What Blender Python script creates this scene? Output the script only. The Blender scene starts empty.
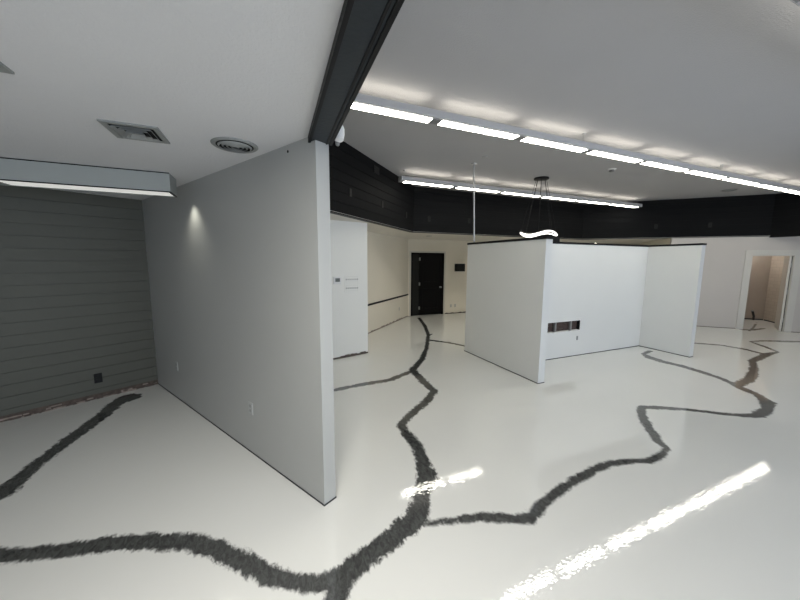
import bpy, bmesh, math, random
import numpy as np
from mathutils import Vector, Matrix

random.seed(4)
S = bpy.context.scene
C = S.collection

# ------------------------------------------------------------------ camera
H = 1.8017
FPX = 321.19
PITCH, ROLL, TH = math.radians(6.9166), math.radians(0.3016), math.radians(67.0785)
ex = Vector((math.sin(TH), -math.cos(TH), 0))       # camera's level right
ey = Vector((math.cos(TH), math.sin(TH), 0))        # camera's level heading
ez = Vector((0, 0, 1))
fwd = ey * math.cos(PITCH) - ez * math.sin(PITCH)
up0 = ey * math.sin(PITCH) + ez * math.cos(PITCH)
cr, sr = math.cos(ROLL), math.sin(ROLL)
right = ex * cr + up0 * sr
up = up0 * cr - ex * sr
cam_data = bpy.data.cameras.new('camera')
cam_data.sensor_width = 36
cam_data.lens = 36 * FPX / 800
cam_data.clip_start = 0.05
cam = bpy.data.objects.new('camera', cam_data)
C.objects.link(cam)
m = Matrix((right, up, -fwd)).transposed().to_4x4()
m.translation = (0, 0, H)
cam.matrix_world = m
S.camera = cam

# ------------------------------------------------------------------ light, exposure
S.view_settings.view_transform = 'Standard'
S.view_settings.look = 'None'
S.view_settings.gamma = 1
S.view_settings.use_curve_mapping = False
S.view_settings.exposure = 0.30

world = bpy.data.worlds.new('world')
S.world = world
world.use_nodes = True
bg = world.node_tree.nodes['Background']
bg.inputs[0].default_value = (0.62, 0.76, 1.0, 1)
bg.inputs[1].default_value = 0.9


def area(name, loc, size, power, col, rot):
    l = bpy.data.lights.new(name, 'AREA')
    l.shape = 'RECTANGLE'
    l.size, l.size_y = size
    l.energy = power
    l.color = col
    o = bpy.data.objects.new(name, l)
    o.location = loc
    o.rotation_euler = rot
    C.objects.link(o)
    return o


# daylight entering through the shop windows behind the camera (windows 1-4)
WIN = [(-4.4, -.3), (0.9, 3.6), (4.0, 6.7), (7.1, 9.8)]
WINP = [3, 84, 62, 44]
for (a, b), p in zip(WIN, WINP):
    area('daylight', ((a + b) / 2, -4.12, 1.45), (b - a - .1, 2.0), p, (0.80, 0.88, 1.0), (math.radians(100), 0, 0))

# unseen fill light added to brighten the low-ceilinged side's floor and ceiling
area('low_ceiling_fill', (-.15, .45, 2.55), (.6, 1.2), 54, (1.0, .965, .89), (0, 0, 0))
LENS = 15.0        # emission of the lit lenses
UPL = .7         # emission of the uplight lenses


# ------------------------------------------------------------------ materials
def nodes(name):
    mt = bpy.data.materials.new(name)
    mt.use_nodes = True
    nt = mt.node_tree
    return mt, nt, nt.nodes['Principled BSDF']


def paint(name, col, rough=.6, noise=0.0, nscale=3.0, bump=0.0, bscale=120.0, spec=.5, metal=0.0, coat=0.0):
    mt, nt, b = nodes(name)
    b.inputs['Base Color'].default_value = (*col, 1)
    b.inputs['Roughness'].default_value = rough
    b.inputs['Specular IOR Level'].default_value = spec
    b.inputs['Metallic'].default_value = metal
    b.inputs['Coat Weight'].default_value = coat
    tc = nt.nodes.new('ShaderNodeTexCoord')
    n = nt.nodes.new('ShaderNodeTexNoise')
    n.inputs['Scale'].default_value = nscale
    n.inputs['Detail'].default_value = 4
    nt.links.new(tc.outputs['Object'], n.inputs['Vector'])
    r = nt.nodes.new('ShaderNodeMixRGB')
    r.inputs[1].default_value = (*[c * (1 - noise) for c in col], 1)
    r.inputs[2].default_value = (*[min(1, c * (1 + noise)) for c in col], 1)
    nt.links.new(n.outputs['Fac'], r.inputs[0])
    nt.links.new(r.outputs[0], b.inputs['Base Color'])
    if bump:
        n2 = nt.nodes.new('ShaderNodeTexNoise')
        n2.inputs['Scale'].default_value = bscale
        n2.inputs['Detail'].default_value = 3
        nt.links.new(tc.outputs['Object'], n2.inputs['Vector'])
        bp = nt.nodes.new('ShaderNodeBump')
        bp.inputs['Strength'].default_value = bump
        bp.inputs['Distance'].default_value = .01
        nt.links.new(n2.outputs['Fac'], bp.inputs['Height'])
        nt.links.new(bp.outputs[0], b.inputs['Normal'])
    return mt


def glow(name, col, s, cells=False):
    mt, nt, b = nodes(name)
    b.inputs['Base Color'].default_value = (.8, .8, .8, 1)
    b.inputs['Emission Color'].default_value = (*col, 1)
    b.inputs['Emission Strength'].default_value = s
    return mt


M = {
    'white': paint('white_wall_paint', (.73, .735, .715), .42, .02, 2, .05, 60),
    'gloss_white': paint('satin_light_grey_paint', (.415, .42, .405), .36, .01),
    'alcove_white': paint('alcove_white_paint', (.76, .76, .73), .5, .02),
    'soffit': paint('soffit_paint', (.72, .69, .63), .7, .02),
    'cream': paint('cream_wall_paint', (.76, .71, .61), .5, .03, 1.5),
    'pink': paint('warm_white_wall_paint', (.55, .515, .48), .5, .03, 1.5),
    'grey': paint('grey_shiplap_paint', (.098, .101, .084), .6, .05, 5, .08, 30),
    'black': paint('black_shiplap_paint', (.006, .0063, .007), .7, .1, 5, .1, 40, .10),
    'beam': paint('dark_charcoal_beam_paint', (.016, .021, .026), .5, .1, 5, .1, 40, .3),
    'trim_black': paint('black_trim', (.006, .006, .007), .5, spec=.2),
    'ceil': paint('textured_ceiling_paint', (.43, .425, .43), .85, .03, 2, .35, 75, .2),
    'ceil_l': paint('textured_low_ceiling_paint', (.66, .66, .67), .85, .03, 2, .35, 75, .2),
    'alum': paint('painted_light_housing', (.46, .46, .47), .4, .03),
    'gap': paint('grey_module_joint', (.22, .22, .22), .5),
    'softbox': paint('grey_light_box_paint', (.36, .38, .365), .45, .03),
    'metal': paint('brushed_metal', (.45, .45, .45), .35, .05, 20, metal=.8),
    'vent': paint('grey_vent_enamel', (.27, .28, .27), .5, .08, 20),
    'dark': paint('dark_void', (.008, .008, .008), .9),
    'base': paint('raw_wall_base', (.10, .078, .066), .9, .8, 22, .6, 30),
    'rubble': paint('raw_plaster_crumbs', (.30, .25, .22), .9, .8, 22),
    'base_and_shadow': paint('dark_base_and_shadow_gap', (.035, .035, .04), .7),  # dark store baseboards, and strips that paint shadow gaps under the partitions
    'blackplate': paint('black_plastic', (.007, .007, .008), .45, spec=.2),
    'whiteplate': paint('painted_plate', (.46, .47, .46), .4),
    'plate_socket': paint('painted_socket', (.30, .31, .30), .4),
    'screen': paint('grey_lcd', (.10, .11, .10), .3),
    'tick': paint('grey_switch_marks', (.20, .20, .20), .5),
    'doorblack': paint('black_door_paint', (.004, .004, .0045), .5, .1, spec=.12),
    'doorgrey': paint('charcoal_side_panel', (.016, .017, .016), .5, .1, spec=.15),
    'casing': paint('white_door_casing', (.60, .58, .53), .45, .02),
    'wood': paint('raw_wood', (.07, .045, .038), .8, .6, 18),
    'pipe': paint('dark_pipe', (.03, .028, .027), .5),
    'egg': paint('white_sensor_plastic', (.72, .72, .72), .4),
    'lens': glow('lit_lens', (1.0, .97, .85), LENS),
    'glow_fin': glow('added_glow_fin', (1.0, .93, .80), 8.0),  # hidden glowing fin, added to widen the glow on the ceiling
    'uplens': glow('lit_uplight_lens', (1.0, .93, .80), UPL),
    'softlens': glow('dim_lens', (1.0, .99, .93), .38),
    'store_fill': glow('store_room_fill', (1.0, .93, .86), 38),  # for the unseen lamp added to brighten the store room
    'offlens': paint('unlit_lens', (.40, .40, .42), .3),
    'hidden_downlens': glow('added_downlight_lens', (1.0, .93, .80), 26),  # for the two hidden downlights added to brighten the passage
    'ring': glow('chandelier_led', (1.0, .97, .90), 2.2),
    'frame': paint('dark_window_frame', (.05, .05, .055), .4),
}
mt, nt, b = nodes('clear_glass')
b.inputs['Transmission Weight'].default_value = 1
b.inputs['Roughness'].default_value = 0
b.inputs['IOR'].default_value = 1.45
M['glass'] = mt


def inner_wall_mat():
    mt, nt, b = nodes('whitewashed_block_wall')
    tc = nt.nodes.new('ShaderNodeTexCoord')
    br = nt.nodes.new('ShaderNodeTexBrick')
    mp = nt.nodes.new('ShaderNodeMapping')
    mp.inputs['Rotation'].default_value = (math.radians(90), 0, 0)
    nt.links.new(tc.outputs['Object'], mp.inputs['Vector'])
    br.inputs['Color1'].default_value = (.52, .46, .39, 1)
    br.inputs['Color2'].default_value = (.48, .425, .36, 1)
    br.inputs['Mortar'].default_value = (.42, .37, .31, 1)
    br.inputs['Scale'].default_value = 2.4
    br.inputs['Mortar Size'].default_value = .012
    nt.links.new(mp.outputs[0], br.inputs['Vector'])
    nt.links.new(br.outputs['Color'], b.inputs['Base Color'])
    b.inputs['Roughness'].default_value = .8
    return mt


M['inner'] = inner_wall_mat()
M['inner_plain'] = paint('beige_plaster', (.49, .43, .37), .7, .08, 2)


def floor_mat():
    mt, nt, b = nodes('white_epoxy_with_dark_veins')
    L = nt.links.new
    tc = nt.nodes.new('ShaderNodeTexCoord')
    at = nt.nodes.new('ShaderNodeAttribute')
    at.attribute_name = 'vein'

    mp = nt.nodes.new('ShaderNodeMapping')
    mp.inputs['Rotation'].default_value = (0, 0, math.radians(-20))
    mp.inputs['Scale'].default_value = (1, .5, 1)
    L(tc.outputs['Object'], mp.inputs['Vector'])

    def noise(scale, detail=3, rough=.6, dist=0, brushed=False):
        n = nt.nodes.new('ShaderNodeTexNoise')
        n.inputs['Scale'].default_value = scale
        n.inputs['Detail'].default_value = detail
        n.inputs['Roughness'].default_value = rough
        n.inputs['Distortion'].default_value = dist
        L((mp.outputs[0] if brushed else tc.outputs['Object']), n.inputs['Vector'])
        return n

    def math_(op, a, b_=None, c=None):
        n = nt.nodes.new('ShaderNodeMath')
        n.operation = op
        for i, v in enumerate((a, b_, c)):
            if v is None:
                continue
            if isinstance(v, (int, float)):
                n.inputs[i].default_value = v
            else:
                L(v, n.inputs[i])
        return n.outputs[0]
    n1 = noise(11, 3, .6, .5)
    n2 = noise(48, 4, .7, .6, True)
    aw = nt.nodes.new('ShaderNodeAttribute')
    aw.attribute_name = 'vein_width'
    A1 = math_('MINIMUM', math_('MULTIPLY', aw.outputs['Fac'], 1.5), .10)
    A2 = math_('MINIMUM', math_('MULTIPLY', aw.outputs['Fac'], 1.3), .085)
    d = math_('MULTIPLY_ADD', math_('SUBTRACT', n1.outputs['Fac'], .5), A1, at.outputs['Fac'])
    d = math_('MULTIPLY_ADD', math_('SUBTRACT', n2.outputs['Fac'], .5), A2, d)
    d = math_('MULTIPLY_ADD', aw.outputs['Fac'], -.24, d)
    rp = nt.nodes.new('ShaderNodeMapRange')
    rp.interpolation_type = 'SMOOTHSTEP'
    L(d, rp.inputs['Value'])
    rp.inputs['From Min'].default_value = -.022
    rp.inputs['From Max'].default_value = .012
    rp.inputs['To Min'].default_value = 1
    rp.inputs['To Max'].default_value = 0
    # streaks inside the vein
    n3 = noise(36, 5, .75, .8, True)
    st = nt.nodes.new('ShaderNodeValToRGB')
    st.color_ramp.elements[0].position = .38
    st.color_ramp.elements[0].color = (.009, .010, .010, 1)
    st.color_ramp.elements[1].position = .70
    st.color_ramp.elements[1].color = (.075, .078, .075, 1)
    L(n3.outputs['Fac'], st.inputs[0])
    # base white, faint mottling
    n4 = noise(.7, 3)
    bs = nt.nodes.new('ShaderNodeMixRGB')
    bs.inputs[1].default_value = (.76, .76, .725, 1)
    bs.inputs[2].default_value = (.81, .81, .78, 1)
    L(n4.outputs['Fac'], bs.inputs[0])
    mx = nt.nodes.new('ShaderNodeMixRGB')
    L(math_('MULTIPLY', rp.outputs[0], .96), mx.inputs[0])
    L(bs.outputs[0], mx.inputs[1])
    L(st.outputs[0], mx.inputs[2])
    L(mx.outputs[0], b.inputs['Base Color'])
    b.inputs['Roughness'].default_value = .5
    b.inputs['Specular IOR Level'].default_value = 0.0
    b.inputs['Coat Weight'].default_value = 1
    b.inputs['Coat Roughness'].default_value = .004
    b.inputs['Coat IOR'].default_value = 1.75
    n5 = noise(44, 1, .5)
    bp = nt.nodes.new('ShaderNodeBump')
    bp.inputs['Strength'].default_value = .032
    bp.inputs['Distance'].default_value = .01
    L(n5.outputs['Fac'], bp.inputs['Height'])
    L(bp.outputs[0], b.inputs['Coat Normal'])
    return mt


M['floor'] = floor_mat()


# ------------------------------------------------------------------ mesh helpers
class MB:
    def __init__(s, M0=None):
        s.bm = bmesh.new()
        s.M = M0 or Matrix.Identity(4)

    def _v(s, p):
        return s.bm.verts.new(s.M @ Vector(p))

    def box(s, a, b):
        x0, y0, z0 = a
        x1, y1, z1 = b
        v = [s._v((x, y, z)) for z in (z0, z1) for x, y in ((x0, y0), (x1, y0), (x1, y1), (x0, y1))]
        for f in ((3, 2, 1, 0), (4, 5, 6, 7), (0, 1, 5, 4), (1, 2, 6, 5), (2, 3, 7, 6), (3, 0, 4, 7)):
            s.bm.faces.new([v[i] for i in f])
        return s

    def prism(s, pts, z0, z1):
        a = [s._v((x, y, z0)) for x, y in pts]
        b = [s._v((x, y, z1)) for x, y in pts]
        n = len(pts)
        s.bm.faces.new(a[::-1])
        s.bm.faces.new(b)
        for i in range(n):
            j = (i + 1) % n
            s.bm.faces.new((a[i], a[j], b[j], b[i]))
        return s

    def extrude_profile(s, prof, x0, x1):
        """prof: (y,z) polygon run along local x"""
        a = [s._v((x0, y, z)) for y, z in prof]
        b = [s._v((x1, y, z)) for y, z in prof]
        n = len(prof)
        s.bm.faces.new(a)
        s.bm.faces.new(b[::-1])
        for i in range(n):
            j = (i + 1) % n
            s.bm.faces.new((a[j], a[i], b[i], b[j]))
        return s

    def lathe(s, prof, c=(0, 0, 0), n=32, axis='z'):
        rings = []
        for r, h in prof:
            ring = []
            for i in range(n):
                t = 2 * math.pi * i / n
                p = (r * math.cos(t), r * math.sin(t), h)
                if axis == 'y':
                    p = (p[0], p[2], p[1])
                ring.append(s._v((c[0] + p[0], c[1] + p[1], c[2] + p[2])))
            rings.append(ring)
        for a, b in zip(rings, rings[1:]):
            for i in range(n):
                j = (i + 1) % n
                s.bm.faces.new((a[i], a[j], b[j], b[i]))
        s.bm.faces.new(rings[0][::-1])
        s.bm.faces.new(rings[-1])
        return s

    def tube(s, pts, r, n=8, closed=False):
        pts = [Vector(p) for p in pts]
        N = len(pts)
        rings = []
        for i, p in enumerate(pts):
            if closed:
                t = pts[(i + 1) % N] - pts[i - 1]
            else:
                t = pts[min(i + 1, N - 1)] - pts[max(i - 1, 0)]
            t.normalize()
            u = t.cross(Vector((0, 0, 1)))
            if u.length < .05:
                u = t.cross(Vector((1, 0, 0)))
            u.normalize()
            w = u.cross(t)
            rings.append([s._v(p + u * r * math.cos(2 * math.pi * k / n) + w * r * math.sin(2 * math.pi * k / n)) for k in range(n)])
        for i in range(N if closed else N - 1):
            a, b = rings[i], rings[(i + 1) % N]
            for k in range(n):
                l = (k + 1) % n
                s.bm.faces.new((a[k], a[l], b[l], b[k]))
        if not closed:
            s.bm.faces.new(rings[0][::-1])
            s.bm.faces.new(rings[-1])
        return s

    def build(s, name, mat, parent=None, smooth=False, bevel=0):
        me = bpy.data.meshes.new(name)
        if parent is not None:
            off = Vector(parent.location)
            p = parent.parent
            while p is not None:
                off += Vector(p.location)
                p = p.parent
            bmesh.ops.translate(s.bm, verts=s.bm.verts, vec=-off)
        bmesh.ops.recalc_face_normals(s.bm, faces=s.bm.faces)
        s.bm.to_mesh(me)
        s.bm.free()
        if smooth:
            for p in me.polygons:
                p.use_smooth = True
            me.set_sharp_from_angle(angle=math.radians(40))
        o = bpy.data.objects.new(name, me)
        o.data.materials.append(mat)
        C.objects.link(o)
        o.parent = parent
        if bevel:
            md = o.modifiers.new('bevel', 'BEVEL')
            md.width = bevel
            md.segments = 2
            md.limit_method = 'ANGLE'
        return o


def tag(o, label, cat, group=None):
    o['label'] = label
    o['category'] = cat
    if group:
        o['group'] = group
    return o


def thing(name, label, cat, loc, group=None):
    o = bpy.data.objects.new(name, None)
    o.location = loc
    o.empty_display_size = .1
    C.objects.link(o)
    return tag(o, label, cat, group)


def struct(o):
    o['kind'] = 'structure'
    return o


def frame(origin, xdir, z=0.0):
    """local x along the wall, local +y out of the wall towards the viewer, z up.
    xdir runs so that y = z cross x points out."""
    x = Vector((xdir[0], xdir[1], 0)).normalized()
    y = Vector((0, 0, 1)).cross(x)
    mm = Matrix((x, y, Vector((0, 0, 1)))).transposed().to_4x4()
    mm.translation = (origin[0], origin[1], z)
    return mm


R2 = math.sqrt(.5)
ZB, ZC, ZL, ZBM, ZP = 2.504, 3.571, 2.606, 2.572, 2.157

# ------------------------------------------------------------------ floor with veins
from math import cos, sin


def bp(x, y, Z=0.0):
    """where the line of sight of a photo point meets the height Z"""
    a, b_ = (x - 400) / FPX, (y - 300) / FPX
    x0, y0 = cr * a + sr * b_, -sr * a + cr * b_
    D = fwd + ex * x0 - up0 * y0
    t = (Z - H) / D.z
    return D.x * t, D.y * t


VEINS = [
    [(-160, 575, 15), (-90, 558, 15), (-30, 556, 14), (0, 556, 14), (50, 552, 13), (105, 544, 14), (150, 541, 15), (195, 542, 16), (218, 550, 21), (242, 561, 21),
     (266, 573, 22), (290, 581, 18), (311, 584, 17), (329, 582, 17), (344, 575, 20), (362, 561, 19), (380, 548, 18),
     (398, 533, 19), (414, 520, 22), (421, 503, 16), (422.5, 492, 14), (427, 475, 19), (422.5, 461, 12), (417, 446, 10),
     (408, 436, 9), (401, 425, 8), (411, 414, 6.5), (427, 401, 6.5), (434, 391, 7), (424, 382, 6), (412.5, 370, 7),
     (422, 359, 5), (426.6, 348, 4), (428.4, 335, 3.5), (424.7, 325.6, 3), (419, 318, 2.5)],
    [(345, 580, 14), (341, 590, 18), (335, 600, 20), (325, 618, 20)],
    [(412, 371, 3), (390, 380, 3), (365.6, 383.8, 3), (335.6, 389.8, 2.5), (318, 391, 2.5)],
    [(428, 340, 1.2), (448, 342.5, 1.2), (465, 346, 1.2), (480, 349, 1.2)],
    [(428, 336, 1), (432, 334, 1)],
    [(425, 524, 6), (455, 520, 7), (480, 517, 9), (505, 518, 9), (516, 519, 9), (529.5, 518, 13), (540.5, 505.5, 11), (560, 490, 10),
     (579, 478, 10), (593, 470, 9), (609, 463.7, 6.5), (628.5, 461, 5.5), (650.5, 461, 6), (661.5, 454.6, 8), (667, 449, 7),
     (659, 442, 7), (648, 427, 8), (641, 413.4, 8), (642, 407, 5), (656, 407.6, 3.2), (678, 408.7, 2.5), (700, 411, 2.3),
     (724, 414, 2.5), (744, 415.6, 3), (758, 415, 8), (768, 409, 12), (767, 402, 11), (758, 395, 3.5), (746, 390, 4),
     (734, 384.4, 2.5), (720, 378, 2.2), (700, 371.6, 2.2), (682, 366, 2.2), (664, 362, 2.2), (650, 357.6, 3), (643, 354, 4),
     (650, 351, 3)],
    [(738, 385, 7), (748, 380, 9), (753, 374, 10), (754, 367, 8), (752, 361, 8), (758, 358.5, 5), (768, 354, 4), (778, 352, 2),
     (764, 346.4, 1.6), (750, 341.5, 1.8), (764, 340.8, 1.2), (786, 341.4, 1.3), (812, 342, 1)],
    [(693, 343, .9), (720, 345, .9), (744, 349, 1), (764, 354, 1.2)],
    [(757, 322, 1.5), (753, 328, 1.5), (749, 331, 1.2)],
    [(744, 329.6, 1), (752, 330, 1), (764, 328.5, 1)],
    [(136, 395.6, 3), (128, 398, 7), (118, 402, 7.5), (104, 414, 8), (88, 426, 8), (70, 439, 9), (40, 462, 9), (15, 482, 11),
     (0, 493, 13), (-20, 503, 13), (-80, 540, 14), (-140, 560, 14)],
]
segs = []
for line in VEINS:
    W = []
    for i, (x, y, w) in enumerate(line):
        a = line[max(i - 1, 0)]
        c = line[min(i + 1, len(line) - 1)]
        tx, ty = c[0] - a[0], c[1] - a[1]
        l = math.hypot(tx, ty) or 1
        nx, ny = -ty / l, tx / l
        p = bp(x, y)
        q1 = bp(x + nx * w / 2, y + ny * w / 2)
        q2 = bp(x - nx * w / 2, y - ny * w / 2)
        tw = Vector(bp(x + tx / l, y + ty / l)) - Vector(bp(x - tx / l, y - ty / l))
        tw.normalize()
        dq = Vector(q1) - Vector(q2)
        hw = abs(dq.x * tw.y - dq.y * tw.x) / 2
        W.append((p[0], p[1], max(hw * .95, .02)))
    segs += list(zip(W, W[1:]))


def spaced(lims):
    out = []
    for a, b_, st in lims:
        out += list(np.arange(a, b_ - 1e-6, st))
    out.append(lims[-1][1])
    return np.array(out)


us = spaced([(-6.2, -2.8, .4), (-2.8, 8, .03), (8, 13.4, .05), (13.4, 18.2, .4)])
vs = spaced([(-4.2, 0, .4), (0, 6, .03), (6, 9.6, .05), (9.6, 9.8, .2)])
U, Vv = np.meshgrid(us, vs)
P = np.stack([U.ravel(), Vv.ravel()], 1)
dist = np.full(len(P), 1.0)
wid = np.full(len(P), .03)
for a, b_ in segs:
    a2, b2 = np.array(a), np.array(b_)
    lo = np.minimum(a2[:2], b2[:2]) - .6
    hi = np.maximum(a2[:2], b2[:2]) + .6
    k = np.where((P[:, 0] > lo[0]) & (P[:, 0] < hi[0]) & (P[:, 1] > lo[1]) & (P[:, 1] < hi[1]))[0]
    d_ = b2[:2] - a2[:2]
    t = np.clip(((P[k] - a2[:2]) @ d_) / max(d_ @ d_, 1e-9), 0, 1)
    q = a2[:2] + t[:, None] * d_
    ww = a2[2] + t * (b2[2] - a2[2])
    dd = np.hypot(*(P[k] - q).T) - ww
    wid[k] = np.where(dd < dist[k], ww, wid[k])
    dist[k] = np.minimum(dist[k], dd)
nu, nv = len(us), len(vs)
me = bpy.data.meshes.new('floor')
co = np.zeros((len(P), 3))
co[:, :2] = P
i0 = (np.arange(nv - 1)[:, None] * nu + np.arange(nu - 1)[None, :]).ravel()
faces = np.stack([i0, i0 + 1, i0 + 1 + nu, i0 + nu], 1)
me.from_pydata(co.tolist(), [], faces.tolist())
at = me.attributes.new('vein', 'FLOAT', 'POINT')
at.data.foreach_set('value', dist.astype(np.float32))
at = me.attributes.new('vein_width', 'FLOAT', 'POINT')
at.data.foreach_set('value', wid.astype(np.float32))
me.materials.append(M['floor'])
fl = bpy.data.objects.new('floor', me)
C.objects.link(fl)
struct(fl)

# ------------------------------------------------------------------ plan points
E1 = Vector((-1.492, 5.532))
E2 = Vector((.34, 2.216))
ndir = Vector((.8753, .4836))          # normal of the partition, towards the big room
pdir = (E1 - E2).normalized()
PT = .109
E2b = E2 + ndir * PT
E1b = E1 + ndir * PT
B0 = Vector((-.266, 3.538))
C1 = Vector((3.362, 7.166))
C2 = Vector((9.169, 7.166))
C3 = Vector((12.23, 4.105))


def shiplap(mb, length, z0, z1, pitch, depth=.018, groove=.007, back=.10, zstart=None):
    """boards with real gaps; local x = along, +y = out"""
    z = z0
    mb.box((0, -back, z0), (length, -.006, z1))
    zz = z1 if zstart is None else zstart
    while zz > z0 + .01:
        a = max(z0, zz - pitch + groove)
        mb.box((0, -.008, a), (length, depth - .012, min(zz, z1)))
        zz -= pitch


# ceilings
struct(MB().box((-.8, -4.2, ZC), (12.5, 7.4, ZC + .12)).build('ceiling', M['ceil']))
gd = Vector((-.8753, -.4836))
g_far = E1 + gd * 5.3
struct(MB().prism([(-6.2, -4.2), (.13, -4.2), (.32, 2.2), (E2.x + .02, E2.y), (E1.x + .02, E1.y), (E1.x, E1.y + .05), (g_far.x, g_far.y + .1), (-6.2, g_far.y)], ZL, ZL + .1).build('ceiling', M['ceil_l']))
struct(MB().prism([(B0.x, B0.y), (C1.x, C1.y), (C2.x, C2.y), (C3.x, C3.y), (15.5, C3.y), (15.5, 9.8), (-1.7, 9.8), (-1.7, 5.6), (E1b.x + .05, E1b.y)], ZB + .002, ZB + .09).build('ceiling', M['soffit']))
struct(MB().prism([(C3.x, -4.2), (18.2, -4.2), (18.2, -1.7), (C3.x + .05, C3.y)], ZB + .002, ZB + .09).build('ceiling', M['ceil']))

# partition on the left
mb = MB()
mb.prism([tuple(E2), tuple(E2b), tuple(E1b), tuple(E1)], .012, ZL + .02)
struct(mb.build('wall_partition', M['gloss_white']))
mb = MB()
mb.prism([tuple(E2 - ndir * .003 - pdir * .003), tuple(E2b + ndir * .003 - pdir * .003), tuple(E1b + ndir * .003), tuple(E1 - ndir * .003)], 0.0, .012)
struct(mb.build('shadow_gap_partition', M['base_and_shadow']))  # dark strip standing in for the shadow gap under the partition

# grey shiplap wall
mb = MB(frame(E1, -gd))   # x towards the corner; y out into the room
mb.M = frame(E1 + gd * 5.3, -gd) 
fr = frame(E1, gd)
# y = z x gd must point to the room (towards -pdir)
yv = Vector((0, 0, 1)).cross(Vector((gd.x, gd.y, 0)))
if yv.dot(Vector((-pdir.x, -pdir.y, 0))) < 0:
    GM, GX = frame(E1 + gd * 5.3, -gd), (lambda s: 5.3 - s)
else:
    GM, GX = frame(E1, gd), (lambda s: s)
mb = MB(GM)
shiplap(mb, 5.3, .07, ZL + .02, .1375, zstart=ZL + .0)
struct(mb.build('wall_left', M['grey']))
mb = MB(GM)
mb.box((0, -.09, 0), (5.3, .000, .07))
for i in range(80):
    x = random.uniform(0, 5.25)
    mb.box((x, -.01, 0), (x + random.uniform(.02, .09), random.uniform(.004, .016), random.uniform(.008, .04)))
bl = struct(mb.build('baseboard_left', M['base']))
mb = MB(GM)
for i in range(70):
    x = random.uniform(0, 5.2)
    z = random.choice((0, 0, .02, .04))
    mb.box((x, -.005, z), (x + random.uniform(.03, .16), random.uniform(.004, .018), z + random.uniform(.008, .02)))
mb.build('plaster_crumbs', M['rubble'], bl)

# outer walls out of the picture
struct(MB().box((-6.3, -4.3, 0), (-6.2, 3.3, ZL)).build('wall_far_left', M['white']))
struct(MB().box((18.2, -4.3, 0), (18.3, -1.6, ZB)).build('wall_right', M['pink']))

# shop-front wall behind the camera, with windows
edges = [-6.3] + [e for w in WIN for e in w] + [18.3]
mb = MB()
for i in range(0, len(edges), 2):
    mb.box((edges[i], -4.2, 0), (edges[i + 1], -4.05, ZC + .12))
for a, b_ in WIN:
    mb.box((a, -4.2, 0), (b_, -4.05, .4))
    mb.box((a, -4.2, 2.5), (b_, -4.05, ZC + .12))
struct(mb.build('wall_front', M['white']))
for k, (a, b_) in enumerate(WIN):
    w = MB()
    w.box((a, -4.15, .4), (b_, -4.08, .45)).box((a, -4.15, 2.45), (b_, -4.08, 2.5))
    w.box((a, -4.15, .45), (a + .05, -4.08, 2.45)).box((b_ - .05, -4.15, .45), (b_, -4.08, 2.45))
    mid = (a + b_) / 2
    w.box((mid - .025, -4.15, .45), (mid + .025, -4.08, 2.45))
    struct(w.build('window_%d' % (k + 1), M['frame']))

# dropped beam between the low and the high ceiling
mb = MB()
def bu(u, v):
    return u - .030 * (2.262 - v)


def bprism(mb, u0, u1, v0, v1, z0, z1):
    return mb.prism([(bu(u0, v0), v0), (bu(u1, v0), v0), (bu(u1, v1), v1), (bu(u0, v1), v1)], z0, z1)


bprism(mb, .306, .45, -4.05, 2.262, ZBM, ZC)
struct(mb.build('trim_1', M['beam'], bevel=.003))
mb = MB()
bprism(mb, .300, .318, -4.05, 2.266, ZBM - .006, ZBM + .03)
bprism(mb, .436, .456, -4.05, 2.266, ZBM - .006, ZBM + .05)
bprism(mb, .414, .424, -4.05, 2.266, ZBM - .004, ZBM + .01)
struct(mb.build('trim_2', M['trim_black']))

# black shiplap bands round the raised ceiling


def band(name, a, b_, z0=ZB, mat='black', back=.10):
    a, b_ = Vector(a), Vector(b_)
    mb = MB(frame(a, b_ - a))
    shiplap(mb, (b_ - a).length, z0, ZC, .1524, groove=.011, back=back)
    o = mb.build(name, M[mat])
    struct(o)
    mb = MB(frame(a, b_ - a))
    mb.box((0, -back * .8, z0 - .012), ((b_ - a).length, .010, z0 + .004))
    struct(mb.build('trim_3', M['trim_black']))
    return o


# y must point to the room centre: run each from right to left (z cross x)
band('wall_upper_left', C1, B0)
band('wall_upper_back', C2, C1)
band('wall_upper_corner', C3, C2)
band('wall_upper_right', (C3.x, -4.05), (C3.x, C3.y + .06), ZB - .03)
Bp = E2b + ndir * .002 + pdir * .12
B0 = B0 + ndir * .002
band('wall_upper_partition', B0, Bp, back=.002)

# alcove wall behind the partition
W2 = Vector((1.822, 5.912))
W0 = Vector((-1.17, 5.166))
wd = (W0 - W2).normalized()
WM = frame(W2, wd)
mb = MB(WM)
mb.box((0, -.10, .02), ((W0 - W2).length, 0, ZB + .002))
struct(mb.build('wall_alcove', M['alcove_white']))
mb = MB(WM)
mb.box((0, -.09, 0), ((W0 - W2).length, .004, .03))
for i in range(16):
    x = random.uniform(0, .9)
    mb.box((x, 0, 0), (x + random.uniform(.03, .1), .012, random.uniform(.02, .05)))
struct(mb.build('baseboard_alcove', M['base']))
# return
Rr = Vector((1.59, 6.79))
mb = MB()
mb.prism([(W2.x - .02, W2.y + .095), (W2.x - .12, W2.y + .08), (Rr.x - .12, Rr.y), (Rr.x, Rr.y)], 0, ZB + .002)
struct(mb.build('wall_return', M['cream']))
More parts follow.
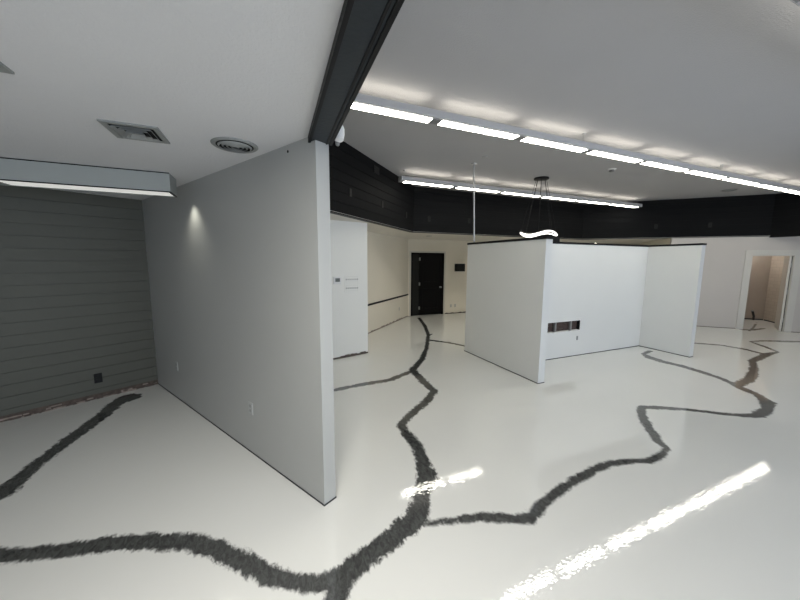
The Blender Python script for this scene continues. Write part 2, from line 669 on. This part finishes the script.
# cream wall
R1 = Vector((4.295, 9.495))
CM = frame(R1, Rr - R1)
CL = (Rr - R1).length
mb = MB(CM)
mb.box((-.1, -.10, .02), (CL, 0, ZB + .002))
struct(mb.build('wall_cream', M['cream']))
mb = MB(CM)
mb.box((0, -.09, 0), (CL, .003, .025))
for i in range(40):
    x = random.uniform(0, CL - .1)
    mb.box((x, 0, 0), (x + random.uniform(.02, .12), .014, random.uniform(.015, .05)))
struct(mb.build('baseboard_cream', M['rubble']))
mb = MB(CM)
mb.box((0.02, 0, .700), (CL - .02, .02, .745))
struct(mb.build('trim_4', M['trim_black']))

# back wall with the door opening
VB = 9.493
mb = MB()
mb.box((4.20, VB, .0), (4.39, VB + .12, ZB + .002))
mb.box((4.39, VB, 2.078), (5.625, VB + .12, ZB + .002))
mb.box((5.625, VB, .0), (15.5, VB + .12, ZB + .002))
struct(mb.build('wall_back', M['cream']))
mb = MB()
mb.box((5.7, VB - .004, 0), (15.4, VB, .02))
for i in range(14):
    x = random.uniform(5.7, 6.7)
    mb.box((x, VB - .012, 0), (x + random.uniform(.03, .1), VB, random.uniform(.015, .04)))
struct(mb.build('baseboard_back', M['base']))
# door 1
d1 = MB()
d1.box((4.39, VB - .004, 0), (4.45, VB + .10, 2.078)).box((5.565, VB - .004, 0), (5.625, VB + .10, 2.078)).box((4.45, VB - .004, 2.02), (5.565, VB + .10, 2.078))
d1 = struct(d1.build('door_1', M['doorblack']))
e = .05
mb = MB()
mb.box((4.39 - e, VB - .015, 0), (4.39, VB + .0, 2.078 + e)).box((5.625, VB - .015, 0), (5.625 + e, VB, 2.078 + e)).box((4.39, VB - .015, 2.078), (5.625, VB, 2.078 + e))
mb.build('casing', M['casing'], d1)
MB().box((4.451, VB + .075, 0), (5.564, VB + .095, 2.019)).build('gap_backing', M['doorblack'], d1)  # dark backing added to block the sky showing through the door gaps
MB().box((4.45, VB + .03, .0), (4.70, VB + .07, 2.02)).build('side_panel', M['doorgrey'], d1)
lf = MB()
lf.box((4.72, VB + .02, .01), (5.56, VB + .06, 2.02))
lf = lf.build('door_leaf', M['doorblack'], d1)
mb = MB()
for x0, x1, z0, z1 in ((4.84, 5.44, .2, .9), (4.84, 5.44, 1.1, 1.85)):
    t = .03
    mb.box((x0, VB + .008, z0), (x1, VB + .02, z0 + t)).box((x0, VB + .008, z1 - t), (x1, VB + .02, z1))
    mb.box((x0, VB + .008, z0), (x0 + t, VB + .02, z1)).box((x1 - t, VB + .008, z0), (x1, VB + .02, z1))
mb.build('panel_moulding', M['doorblack'], lf)
MB().lathe([(.001, 0), (.028, .004), (.03, .012), (.012, .02), (.012, .04), (.026, .05), (.03, .065), (.02, .08), (.001, .083)],
           n=16).build  # profile reused below
kn = MB(Matrix.Translation((5.50, VB + .02, .93)) @ Matrix.Rotation(math.radians(90), 4, 'X'))
kn.lathe([(.03, 0), (.03, .012), (.012, .02), (.012, .04), (.026, .05), (.03, .065), (.02, .08)], n=16)
kn.build('door_knob', M['metal'], lf, smooth=True)
for z in (1.87, 1.05, .25):
    MB().box((4.695, VB + .0, z - .05), (4.735, VB + .03, z + .05)).build('hinge', M['vent'], d1)

# wall with the white door (coplanar with the black band above)
Fd = Vector((R2, -R2))
F0 = Vector((10.772, 5.563))


def fs(p):
    return (Vector(p) - F0).dot(Fd)


Fend = Vector((18.2, -1.865))
Lf = (Fend - F0).length
# frame: x must give y toward room => run from the far right back to the left
FM = frame(Fend, F0 - Fend)


def FX(p):       # local x from a plan point
    return Lf - fs(p)


dl, dr = FX((12.020, 4.315)), FX((12.60, 3.735))   # dl > dr
mb = MB(FM)
mb.box((0, -.12, .012), (dr, 0, ZB))
mb.box((dr, -.12, 2.0), (dl, 0, ZB))
mb.box((dl, -.12, .012), (Lf, 0, ZB))
struct(mb.build('wall_door', M['pink']))
mb = MB(FM)
mb.box((0, -.11, 0), (dr - .13, .002, .012)).box((dl + .13, -.11, 0), (Lf, .002, .012))
struct(mb.build('baseboard_door', M['base']))
d2 = MB(FM)
w = .14
d2.box((dr - w, 0, 0), (dr, .02, 2.0 + w)).box((dl, 0, 0), (dl + w, .02, 2.0 + w)).box((dr, 0, 2.0), (dl, .02, 2.0 + w))
d2.box((dr, -.12, 0), (dr + .015, .0, 2.0)).box((dl - .015, -.12, 0), (dl, .0, 2.0)).box((dr, -.12, 1.985), (dl, 0, 2.0))
d2 = struct(d2.build('door_2', M['casing']))
hp = Vector((12.60, 3.735)) + Vector((R2, R2)) * .03 - Fd * .03
a0 = math.radians(24)
ld = Vector((math.cos(a0), math.sin(a0)))
LM = frame(hp, ld)
leaf = MB(LM)
leaf.box((0.0, 0, .015), (.76, .038, 1.98))
leaf = leaf.build('door_leaf', M['casing'], d2)
for z in (1.75, 1.05, .3):
    MB(LM).box((-.012, -.008, z - .06), (.03, .0, z + .06)).build('hinge', M['metal'], d2)
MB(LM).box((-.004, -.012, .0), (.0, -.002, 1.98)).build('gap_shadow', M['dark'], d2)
# room beyond
ir = Vector((14.562, 4.785))
mb = MB()
q0 = ir + Vector((-R2, R2)) * 1.9
mb.prism([tuple(ir), tuple(q0), tuple(q0 + Vector((R2, R2)) * .1), tuple(ir + Vector((R2, R2)) * .1)], 0, ZB)
struct(mb.build('wall_store_back', M['inner_plain']))
o = MB()
f1 = Vector((11.72, 4.62)) + Vector((R2, R2)) * .12
o.prism([tuple(f1), tuple(q0), tuple(q0 + Vector((-R2, R2)) * .1), tuple(f1 + Vector((-R2, R2)) * .1)], 0, ZB)
struct(o.build('wall_store_left', M['inner_plain']))
o = MB()
g0 = F0 + Vector((R2, R2)) * .12
g1 = F0 + Vector((R2, R2)) * 5.55
o.prism([tuple(g0), tuple(g0 + Fd * .1), tuple(g1 + Fd * .1), tuple(g1)], 0, ZB)
struct(o.build('wall_passage', M['cream']))
IM = frame((13.10, 3.32), ir - Vector((13.10, 3.32)))
mb = MB(IM)
mb.box((0, -.1, 0), ((ir - Vector((13.10, 3.32))).length + .05, 0, ZB))
o = struct(mb.build('wall_store_side', M['inner']))
mb = MB(IM)
mb.box((0, 0, 0), (2.0, .008, .03))
struct(mb.build('baseboard_store', M['base_and_shadow']))
mb = MB(frame(ir, (-1, 1)))
mb.box((0, 0, 0), (1.85, .008, .03))
struct(mb.build('baseboard_store_back', M['base_and_shadow']))
t = thing('store_fill_light', 'unseen round fill lamp added to brighten the room behind the white doorway', 'lamp', (13.7, 5.1, ZB))  # unseen lamp, added only to lighten the room beyond
MB().lathe([(.12, ZB), (.12, ZB - .04), (.08, ZB - .08), (.02, ZB - .09)], (13.7, 5.1, 0), 20).build('fill_globe', M['store_fill'], t, smooth=True)
t = thing('stub_pipe', 'short dark pipe stub rising from the floor inside the open white doorway', 'pipe', (14.28, 4.90, 0))
MB().tube([(14.28, 4.90, 0), (14.28, 4.90, .12), (14.24, 4.93, .28)], .028, 10).build('pipe', M['pipe'], t, smooth=True)
MB().tube([(14.24, 4.93, .28), (14.235, 4.934, .31)], .034, 10).build('cap', M['metal'], t)

# ------------------------------------------------------------------ centre partitions
PX0, PX1, PY0, PY1 = 3.681, 3.803, 3.427, 5.33
mb = MB().box((PX0, PY0, .012), (PX1, PY1, ZP - .036))
t = thing('partition_screen', 'free-standing white partition wall end-on to the viewer, black cap, nearest of the centre group', 'partition', ((PX0 + PX1) / 2, (PY0 + PY1) / 2, 0))
mb.build('panel', M['white'], t)
MB().box((PX0 - .004, PY0 - .004, 0), (PX1 + .004, PY1 + .004, .012)).build('shadow_gap_strip', M['base_and_shadow'], t)  # shadow gap under the panel, painted as a dark strip
MB().box((PX0 - .008, PY0 - .008, ZP - .036), (PX1 + .008, PY1 + .008, ZP)).build('cap', M['trim_black'], t)

QY, QX0, QX1 = 4.245, PX1 + .01, 7.43
t = thing('partition_screen', 'white L-shaped partition wall with a ragged rectangular hole near its base', 'partition', (5.6, QY + .06, 0))
hx0, hx1, hz0, hz1 = 4.718, 5.555, .507, .692
mb = MB()
zt = ZP - .036
mb.box((QX0, QY, .012), (hx0, QY + .12, zt)).box((hx1, QY, .012), (QX1 + .12, QY + .12, zt))
mb.box((hx0, QY, .012), (hx1, QY + .12, hz0)).box((hx0, QY, hz1), (hx1, QY + .12, zt))
mb.box((hx0, QY + .105, hz0), (hx1, QY + .12, hz1))
mb.build('panel', M['white'], t)
MB().box((QX1, 3.345, .012), (QX1 + .12, QY, zt)).build('return_panel', M['white'], t)
MB().box((QX0, QY - .004, 0), (QX1, QY + .12, .012)).box((QX1 - .004, 3.341, 0), (QX1 + .124, QY + .12, .012)).build('shadow_gap_strip', M['base_and_shadow'], t)  # dark strip painted as the shadow gap along the foot
MB().box((QX0, QY - .008, zt), (QX1, QY + .128, ZP)).box((QX1 - .008, 3.337, zt), (QX1 + .128, QY + .128, ZP)).build('cap', M['trim_black'], t)
MB().box((hx0 + .001, QY + .07, hz0 + .001), (hx1 - .001, QY + .104, hz1 - .001)).build('hole_backing', M['wood'], t)
for i in range(7):
    x = hx0 + .02 + i * .112
    z = hz0 + .03 + .1 * random.random()
    MB().box((x, QY + .055, z), (x + .10, QY + .0695, z + .012)).build('lath', M['base'], t)
for x in (4.925, 5.325):
    MB().box((x - .018, QY + .008, hz0 + .001), (x + .018, QY + .05, hz1 - .001)).build('stud', M['metal'], t)
mb = MB().box((5.478, QY - .006, .31), (5.518, QY, .39))
mb.build('blank_plate', M['vent'], t)
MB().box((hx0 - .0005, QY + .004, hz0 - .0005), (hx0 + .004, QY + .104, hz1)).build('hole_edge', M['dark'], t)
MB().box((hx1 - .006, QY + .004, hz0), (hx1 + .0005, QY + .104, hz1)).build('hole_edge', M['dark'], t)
t2 = MB().box((4.72, 4.25, ZP), (4.89, 4.36, ZP + .075))
tag(t2.build('junction_box', M['blackplate'], bevel=.006), 'small black box sitting on the top edge of the white L-shaped partition', 'box')

# one seen unlit downlight; two hidden lit ones added to brighten the recess
for (u, v), lab in ((bp(429, 236, ZB), 'small round unlit downlight in the soffit in front of the black door'),
                    ((8.2, 8.3), 'hidden downlight added to brighten the passage behind the centre partitions, nearer the black door'),
                    ((11.3, 8.3), 'hidden downlight added to brighten the passage behind the centre partitions, nearer the white doorway')):
    t = thing('downlight', lab, 'ceiling light', (u, v, ZB), 'downlights in the rear soffit')
    MB().lathe([(.085, ZB), (.085, ZB - .006), (.070, ZB - .008)], (u, v, 0), 24).build('trim_ring', M['vent'], t, smooth=True)
    MB().lathe([(.066, ZB - .0085), (.066, ZB - .010)], (u, v, 0), 24).build('lens', M['offlens' if 'unlit' in lab else 'hidden_downlens'], t)

# power pole
px, py = 3.675, 5.18
t = thing('power_pole', 'thin grey metal pole running from partition top up to the ceiling', 'pole', (px, py, ZP))
px = 3.72
MB().tube([(px, py, ZP), (3.60, 5.10, ZC - .02)], .016, 12).build('pole', M['metal'], t, smooth=True)
MB().lathe([(.055, ZC - .02), (.06, ZC - .008), (.06, ZC)], (3.60, 5.10, 0), 20).build('flange', M['metal'], t)

# ------------------------------------------------------------------ linear lights
PITCH_M, GAP = 1.22, .13


def linear(label, u0, n, v0, lens='lens', cables=()):
    v1 = v0 + .18
    z0, z1 = 3.35, 3.44
    u1 = u0 + n * PITCH_M
    t = thing('linear_pendant_light', label, 'ceiling light', ((u0 + u1) / 2, (v0 + v1) / 2, z0), 'rows of linear pendant lights')
    mb = MB()
    pr = [(v0 + .012, z0 + .004), (v0, z0 + .016), (v0 + .006, z1 - .012), (v0 + .02, z1), (v1 - .02, z1), (v1 - .006, z1 - .012), (v1, z0 + .016), (v1 - .012, z0 + .004)]
    mb.extrude_profile(pr, u0 - .01, u1 + .01)
    mb.build('housing', M['alum'], t)
    for k in range(n):
        a = u0 + k * PITCH_M + GAP / 2
        b_ = a + PITCH_M - GAP
        ln = MB().box((a, v0 + .048, z0 - .002), (b_, v1 - .018, z0 + .006)).build('lens', M[lens], t)
        MB().box((a + .03, v0 + .132, z1 - .001), (b_ - .03, v0 + .142, z1 + .028)).build('hidden_glow_fin', M['glow_fin'], t)  # unseen fin added to throw the ceiling glow wider
        MB().box((a + .03, v0 + .03, z1 - .003), (b_ - .03, v1 - .03, z1 + .003)).build('uplight_lens', M['uplens'], t)
        if k:
            MB().box((a - GAP + .004, v0 + .048, z0 - .001), (a - .004, v1 - .018, z0 + .006)).build('joint_plate', M['gap'], t)
    for s_, a in ((0, u0 - .03), (1, u1 + .01)):
        MB().extrude_profile(pr, a, a + .02).build('end_cap', M['egg'], t)
    for c in cables:
        k = MB().tube([(c, (v0 + v1) / 2, z1), (c, (v0 + v1) / 2, ZC - .012)], .004, 6).build('cable', M['metal'], t)
        MB().lathe([(.02, ZC - .014), (.024, ZC - .004), (.024, ZC)], (c, (v0 + v1) / 2, 0), 16).build('canopy', M['metal'], k)
    return t


linear('long bright linear light row from the dark beam to the right edge', .615, 9, 3.255, cables=(.2 + .5, 4.17, 7.76))
linear('shorter bright linear light row behind, over the centre partitions', 2.56, 6, 5.925, cables=(2.62, 9.8))
linear('linear light with grey unlit underside, only its edge showing in the top right corner', .50, 9, .875, lens='offlens', cables=(1.7, 5.0, 8.6))

# the grey light box over the grey shiplap wall
bx0, bx1, by0, by1, bz = -3.3, -.775, 3.70, 3.965, 2.43
t = thing('light_box', 'long grey boxed-in ceiling light in front of the grey shiplap wall', 'ceiling light', ((bx0 + bx1) / 2, (by0 + by1) / 2, ZL))
mb = MB()
ZL_ = ZL - .001
mb.box((bx0, by0, bz), (bx1, by0 + .02, ZL_)).box((bx0, by1 - .02, bz), (bx1, by1, ZL_))
mb.box((bx0, by0 + .02, bz), (bx0 + .02, by1 - .02, ZL_)).box((bx1 - .02, by0 + .02, bz), (bx1, by1 - .02, ZL_))
mb.box((bx0 + .02, by0 + .02, bz + .03), (bx1 - .02, by1 - .02, bz + .05))
mb.box((-2.05, by0 + .02, bz + .002), (-1.98, by1 - .02, bz + .03))
mb.build('housing', M['softbox'], t)
for a, b_ in ((-3.27, -2.06), (-1.97, -.80)):
    MB().box((a, by0 + .022, bz + .004), (b_, by1 - .022, bz + .02)).build('lens', M['softlens'], t)
mb = MB().box((bx0 - .002, by0 - .003, bz - .003), (bx1 + .002, by0 + .008, bz + .006))
mb.box((bx1 - .012, by0, bz - .003), (bx1 + .002, by1 - .01, bz + .006))
mb.box((bx0, by0 - .002, ZL - .009), (bx1, by0, ZL_))
mb.build('edge_trim', M['trim_black'], t)
sl = bpy.data.lights.new('light_box_spot', 'SPOT')
sl.energy = 7
sl.color = (1, .98, .85)
sl.spot_size = math.radians(100)
sl.spot_blend = 1.0
sl.shadow_soft_size = .03
so = bpy.data.objects.new('light_box_spot', sl)
so.location = (-.755, 3.93, 2.44)
tgt = Vector((-.70, 3.955, 2.0))
so.rotation_euler = (tgt - Vector(so.location)).to_track_quat('-Z', 'Y').to_euler()
C.objects.link(so)

# ------------------------------------------------------------------ ceiling vents


def square_vent(label, u0, v0, s=.29):
    t = thing('square_ceiling_vent', label, 'vent', (u0 + s / 2, v0 + s / 2, ZL), 'square vents in the low ceiling')
    z = ZL
    mb = MB()
    w = .03
    mb.box((u0, v0, z - .01), (u0 + s, v0 + w, z)).box((u0, v0 + s - w, z - .01), (u0 + s, v0 + s, z))
    mb.box((u0, v0 + w, z - .01), (u0 + w, v0 + s - w, z)).box((u0 + s - w, v0 + w, z - .01), (u0 + s, v0 + s - w, z))
    mb.build('frame', M['vent'], t)
    MB().box((u0 + w, v0 + w, z - .004), (u0 + s - w, v0 + s - w, z - .0005)).build('backing', M['dark'], t)
    for k in range(3):
        i = w + .012 + k * .028
        j = s - i
        a = MB()
        h0, h1, q = z - .004, z - .018 - .004 * k, .014
        pts_o = [(i, i), (j, i), (j, j), (i, j)]
        for n_ in range(4):
            p, r = pts_o[n_], pts_o[(n_ + 1) % 4]
            cx = s / 2
            def inn(pt, d):
                return (pt[0] + (d if pt[0] < cx else -d), pt[1] + (d if pt[1] < cx else -d))
            pi, ri = inn(p, q), inn(r, q)
            vv = [a._v((u0 + c[0], v0 + c[1], zz)) for c, zz in ((p, h1), (r, h1), (ri, h0), (pi, h0), (p, h1 + .002), (r, h1 + .002), (ri, h0 + .002), (pi, h0 + .002))]
            for f in ((0, 1, 2, 3), (7, 6, 5, 4), (0, 4, 5, 1), (2, 6, 7, 3), (1, 5, 6, 2), (3, 7, 4, 0)):
                a.bm.faces.new([vv[x] for x in f])
        a.build('louvre', M['vent'], t)
    return t


square_vent('square grey four-way vent in the low ceiling between the round vent and light box', -.85, 2.485)
square_vent('square dark vent cut by the left edge of the picture', -1.25, 1.745)


def round_vent(name, label, u, v, z, r, group=None):
    t = thing(name, label, 'vent', (u, v, z), group)
    MB().lathe([(r, z), (r, z - .006), (r * .93, z - .013), (r * .80, z - .008), (r * .78, z - .001)], (u, v, 0), 40).build('flange', M['vent'], t, smooth=True)
    MB().lathe([(r * .80, z - .0085), (r * .80, z - .0095)], (u, v, 0), 40).build('backing', M['dark'], t)
    for k in range(4):
        a = r * (.72 - .17 * k)
        pr = [(a - .010, z - .020), (a, z - .010), (a + .002, z - .011), (a - .008, z - .022)]
        mb = MB()
        n = 36
        rings = [[mb._v((u + q_ * math.cos(2 * math.pi * i / n), v + q_ * math.sin(2 * math.pi * i / n), h)) for i in range(n)] for q_, h in pr]
        for x in range(4):
            A, B_ = rings[x], rings[(x + 1) % 4]
            for i in range(n):
                j = (i + 1) % n
                mb.bm.faces.new((A[i], A[j], B_[j], B_[i]))
        mb.build('ring', M['vent'], t, smooth=True)
    return t


round_vent('round_ceiling_vent', 'round grey ring vent in the low ceiling near the partition', -.15, 2.64, ZL, .150)
round_vent('round_ceiling_vent', 'round grey vent in the high ceiling at far right', 10.58, 4.36, ZC, .16)
t = thing('smoke_detector', 'small round white detector on the high ceiling between both light rows', 'smoke detector', (6.218, 4.325, ZC))
MB().lathe([(.075, ZC), (.075, ZC - .012), (.06, ZC - .02)], (6.218, 4.325, 0), 24).build('base', M['egg'], t, smooth=True)
MB().lathe([(.045, ZC - .02), (.05, ZC - .045), (.03, ZC - .055)], (6.218, 4.325, 0), 24).build('sensor', M['tick'], t, smooth=True)
MB_ = MB().lathe([(.05, ZC), (.05, ZC - .008), (.02, ZC - .012)], (3.557, 4.721, 0), 24)
tag(MB_.build('ceiling_cover_plate', M['ceil'], smooth=True), 'flat white disc on the ceiling beside the pole top', 'cover plate')

# ------------------------------------------------------------------ chandelier
cx, cy = 5.523, 5.37
t = thing('ring_chandelier', 'chandelier with wavy glowing ring hung on thin cords from a black round canopy', 'chandelier', (cx, cy, ZC))
MB().lathe([(.15, ZC), (.15, ZC - .03), (.14, ZC - .035)], (cx, cy, 0), 36).build('canopy', M['trim_black'], t, smooth=True)
ring = []
for i in range(96):
    a = 2 * math.pi * i / 96
    r = .36
    ring.append((cx + r * cos(a), cy + r * sin(a), 2.40 + .035 * sin(3 * a + .6)))
rg = MB().tube(ring, .017, 10, closed=True).build('led_ring', M['ring'], t, smooth=True)
MB().tube([(x, y, z + .024) for x, y, z in ring], .014, 8, closed=True).build('ring_housing', M['trim_black'], t, smooth=True)
for k in range(8):
    x, y, z = ring[k * 12]
    a = 2 * math.pi * k / 8
    MB().tube([(cx + .10 * cos(a), cy + .10 * sin(a), ZC - .034), (x, y, z + .04)], .004, 6).build('cord', M['blackplate'], t)

# ------------------------------------------------------------------ wall-mounted things
# white sensor beside the beam end
t = thing('motion_sensor', 'small white rounded sensor on the far side of the dark beam above the partition end', 'sensor', (.457, 2.185, 2.63))
mb = MB(Matrix.Translation((.485, 2.185, 2.63)) @ Matrix.Rotation(math.radians(-14), 4, 'X'))
mb.lathe([(.008, -.062), (.028, -.054), (.036, -.02), (.038, .02), (.030, .05), (.010, .062)], n=20)
mb.build('body', M['egg'], t, smooth=True)
MB().box((.455, 2.17, 2.61), (.470, 2.20, 2.65)).build('bracket', M['egg'], t)
MB().lathe([(.008, 2.550), (.014, 2.556), (.016, 2.575)], (.480, 2.20, 0), 12).build('eye', M['tick'], t, smooth=True)


def plate(name, label, cat, FMx, x, z, w_, h, mat, group=None, depth=.007, slots='outlet', slotmat=None):
    c = FMx @ Vector((x, 0, z))
    t = thing(name, label, cat, tuple(c), group)
    MB(FMx).box((x - w_ / 2, .0, z - h / 2), (x + w_ / 2, depth, z + h / 2)).build('cover_plate', M[mat], t, bevel=.002)
    if slots == 'outlet':
        for dz in (-.022, .022):
            MB(FMx).box((x - .014, depth, z + dz - .013), (x + .014, depth + .002, z + dz + .013)).build('socket', slotmat or M['tick'], t)
    return t


def locx(FMx, p):
    return (FMx.inverted() @ Vector((p[0], p[1], 0))).x


plate('wall_outlet', 'black outlet low on the grey shiplap wall', 'outlet', GM @ Matrix.Translation((0, .006, 0)), locx(GM, (-2.044, 5.227)), .273, .08, .125, 'blackplate', slotmat=M['doorgrey'])
PM = frame(E1, E2 - E1)
if (PM @ Vector((0, 1, 0)) - PM @ Vector((0, 0, 0))).dot(Vector((-ndir.x, -ndir.y, 0))) < 0:
    PM = frame(E2, E1 - E2)
plate('wall_outlet', 'white-painted outlet on the long partition, farther one near the grey wall corner', 'outlet', PM, locx(PM, (-1.077, 4.782)), .451, .072, .115, 'whiteplate', 'outlets on the long partition', slotmat=M['plate_socket'])
plate('wall_outlet', 'white-painted outlet on the long partition, nearer one midway along its base', 'outlet', PM, locx(PM, (-.162, 3.125)), .451, .072, .115, 'whiteplate', 'outlets on the long partition', slotmat=M['plate_socket'])
x = locx(PM, (.192, 2.484))
c = PM @ Vector((x, 0, 2.575))
tag(MB(PM).lathe([(.008, 0), (.010, .003), (.004, .006)], (x, 0, 2.56), 12, 'y').build('wall_anchor', M['dark']), 'tiny dark screw anchor high on the long partition near the beam', 'screw anchor')
plate('wall_outlet', 'cream outlet low on the cream wall under the black chair rail', 'outlet', CM, locx(CM, (3.755, 8.955)), .347, .08, .12, 'casing')
BM = frame((15.5, VB), (-1, 0))
plate('wall_outlet', 'left of two outlets low on the back wall right of the black door', 'outlet', BM, 15.5 - 5.93, .27, .075, .12, 'casing', 'outlets right of the black door')
plate('wall_outlet', 'right of two outlets low on the back wall right of the black door', 'outlet', BM, 15.5 - 6.10, .27, .075, .12, 'casing', 'outlets right of the black door')

# thermostat and switch bank on the alcove wall
x = locx(WM, (1.204, 5.758))
c = WM @ Vector((x, 0, 1.45))
t = thing('thermostat', 'white thermostat with a small grey display on the white alcove wall', 'thermostat', tuple(c))
MB(WM).box((x - .075, 0, 1.385), (x + .075, .025, 1.515)).build('case', M['egg'], t, bevel=.008)
MB(WM).box((x - .045, .025, 1.425), (x + .045, .028, 1.49)).build('display', M['screen'], t)
x = locx(WM, (1.49, 5.829))
c = WM @ Vector((x, 0, 1.38))
t = thing('switch_bank', 'white wall plate with two rows of small toggle switches beside the thermostat', 'light switch', tuple(c))
MB(WM).box((x - .15, 0, 1.225), (x + .15, .006, 1.53)).build('cover_plate', M['alcove_white'], t, bevel=.002)
for zr in (1.46, 1.30):
    for i in range(6):
        xx = x - .115 + i * .046
        MB(WM).box((xx - .006, .006, zr - .014), (xx + .006, .016, zr + .014)).build('toggle', M['tick'], t)
        for dz in (-.05, .05):
            MB(WM).box((xx - .004, .006, zr + dz - .004), (xx + .004, .008, zr + dz + .004)).build('screw', M['tick'], t)

# black box on the back wall
t = thing('wall_speaker', 'black box speaker mounted on the cream wall right of the black door', 'speaker', (6.20, VB, 1.59))
MB().box((6.03, VB - .14, 1.46), (6.38, VB - .02, 1.72)).build('cabinet', M['blackplate'], t, bevel=.008)
MB().box((6.05, VB - .146, 1.48), (6.36, VB - .14, 1.70)).build('grille', M['doorgrey'], t)
MB().box((6.12, VB - .02, 1.52), (6.28, VB, 1.66)).build('bracket', M['blackplate'], t)

# small covers on the black bands
lm = frame(C1, B0 - C1)
bm_ = frame(C2, C1 - C2)
rm = frame(C3, C2 - C3)
off = Matrix.Translation((0, .006, 0))
g = 'outlet covers on the black shiplap band'
for FMx, p, z, lab in (
        (lm, (1.296, 5.1), 2.864, 'black outlet cover on the angled left shiplap band, nearest the partition'),
        (lm, (2.125, 5.929), 2.868, 'black outlet cover on the angled left shiplap band, middle one'),
        (lm, (3.024, 6.828), 2.839, 'black outlet cover on the angled left shiplap band, farthest by the corner'),
        (bm_, (3.793, 7.166), 2.831, 'black outlet cover on the rear shiplap band above the black door'),
        (bm_, (4.965, 7.166), 2.844, 'black outlet cover on the rear shiplap band just left of the thin pole'),
        (rm, (10.488, 5.847), 2.831, 'black outlet cover on the right shiplap band above the L-shaped partition end'),
        (rm, (11.346, 4.989), 2.829, 'black outlet cover on the right shiplap band nearest the white doorway')):
    plate('outlet_cover', lab, 'outlet', FMx @ off, locx(FMx, p), z, .08, .125, 'doorgrey', g, slotmat=M['blackplate'])
x = locx(lm, (1.947, 5.751))
c = lm @ Vector((x, 0, 3.44))
t = thing('band_vent', 'small black rectangular vent at the top of the angled left shiplap band', 'vent', tuple(c))
MB(lm).box((x - .11, .006, 3.37), (x + .11, .014, 3.50)).build('frame', M['trim_black'], t)
for k in range(4):
    MB(lm).box((x - .10, .014, 3.385 + k * .03), (x + .10, .02, 3.395 + k * .03)).build('slat', M['doorgrey'], t)
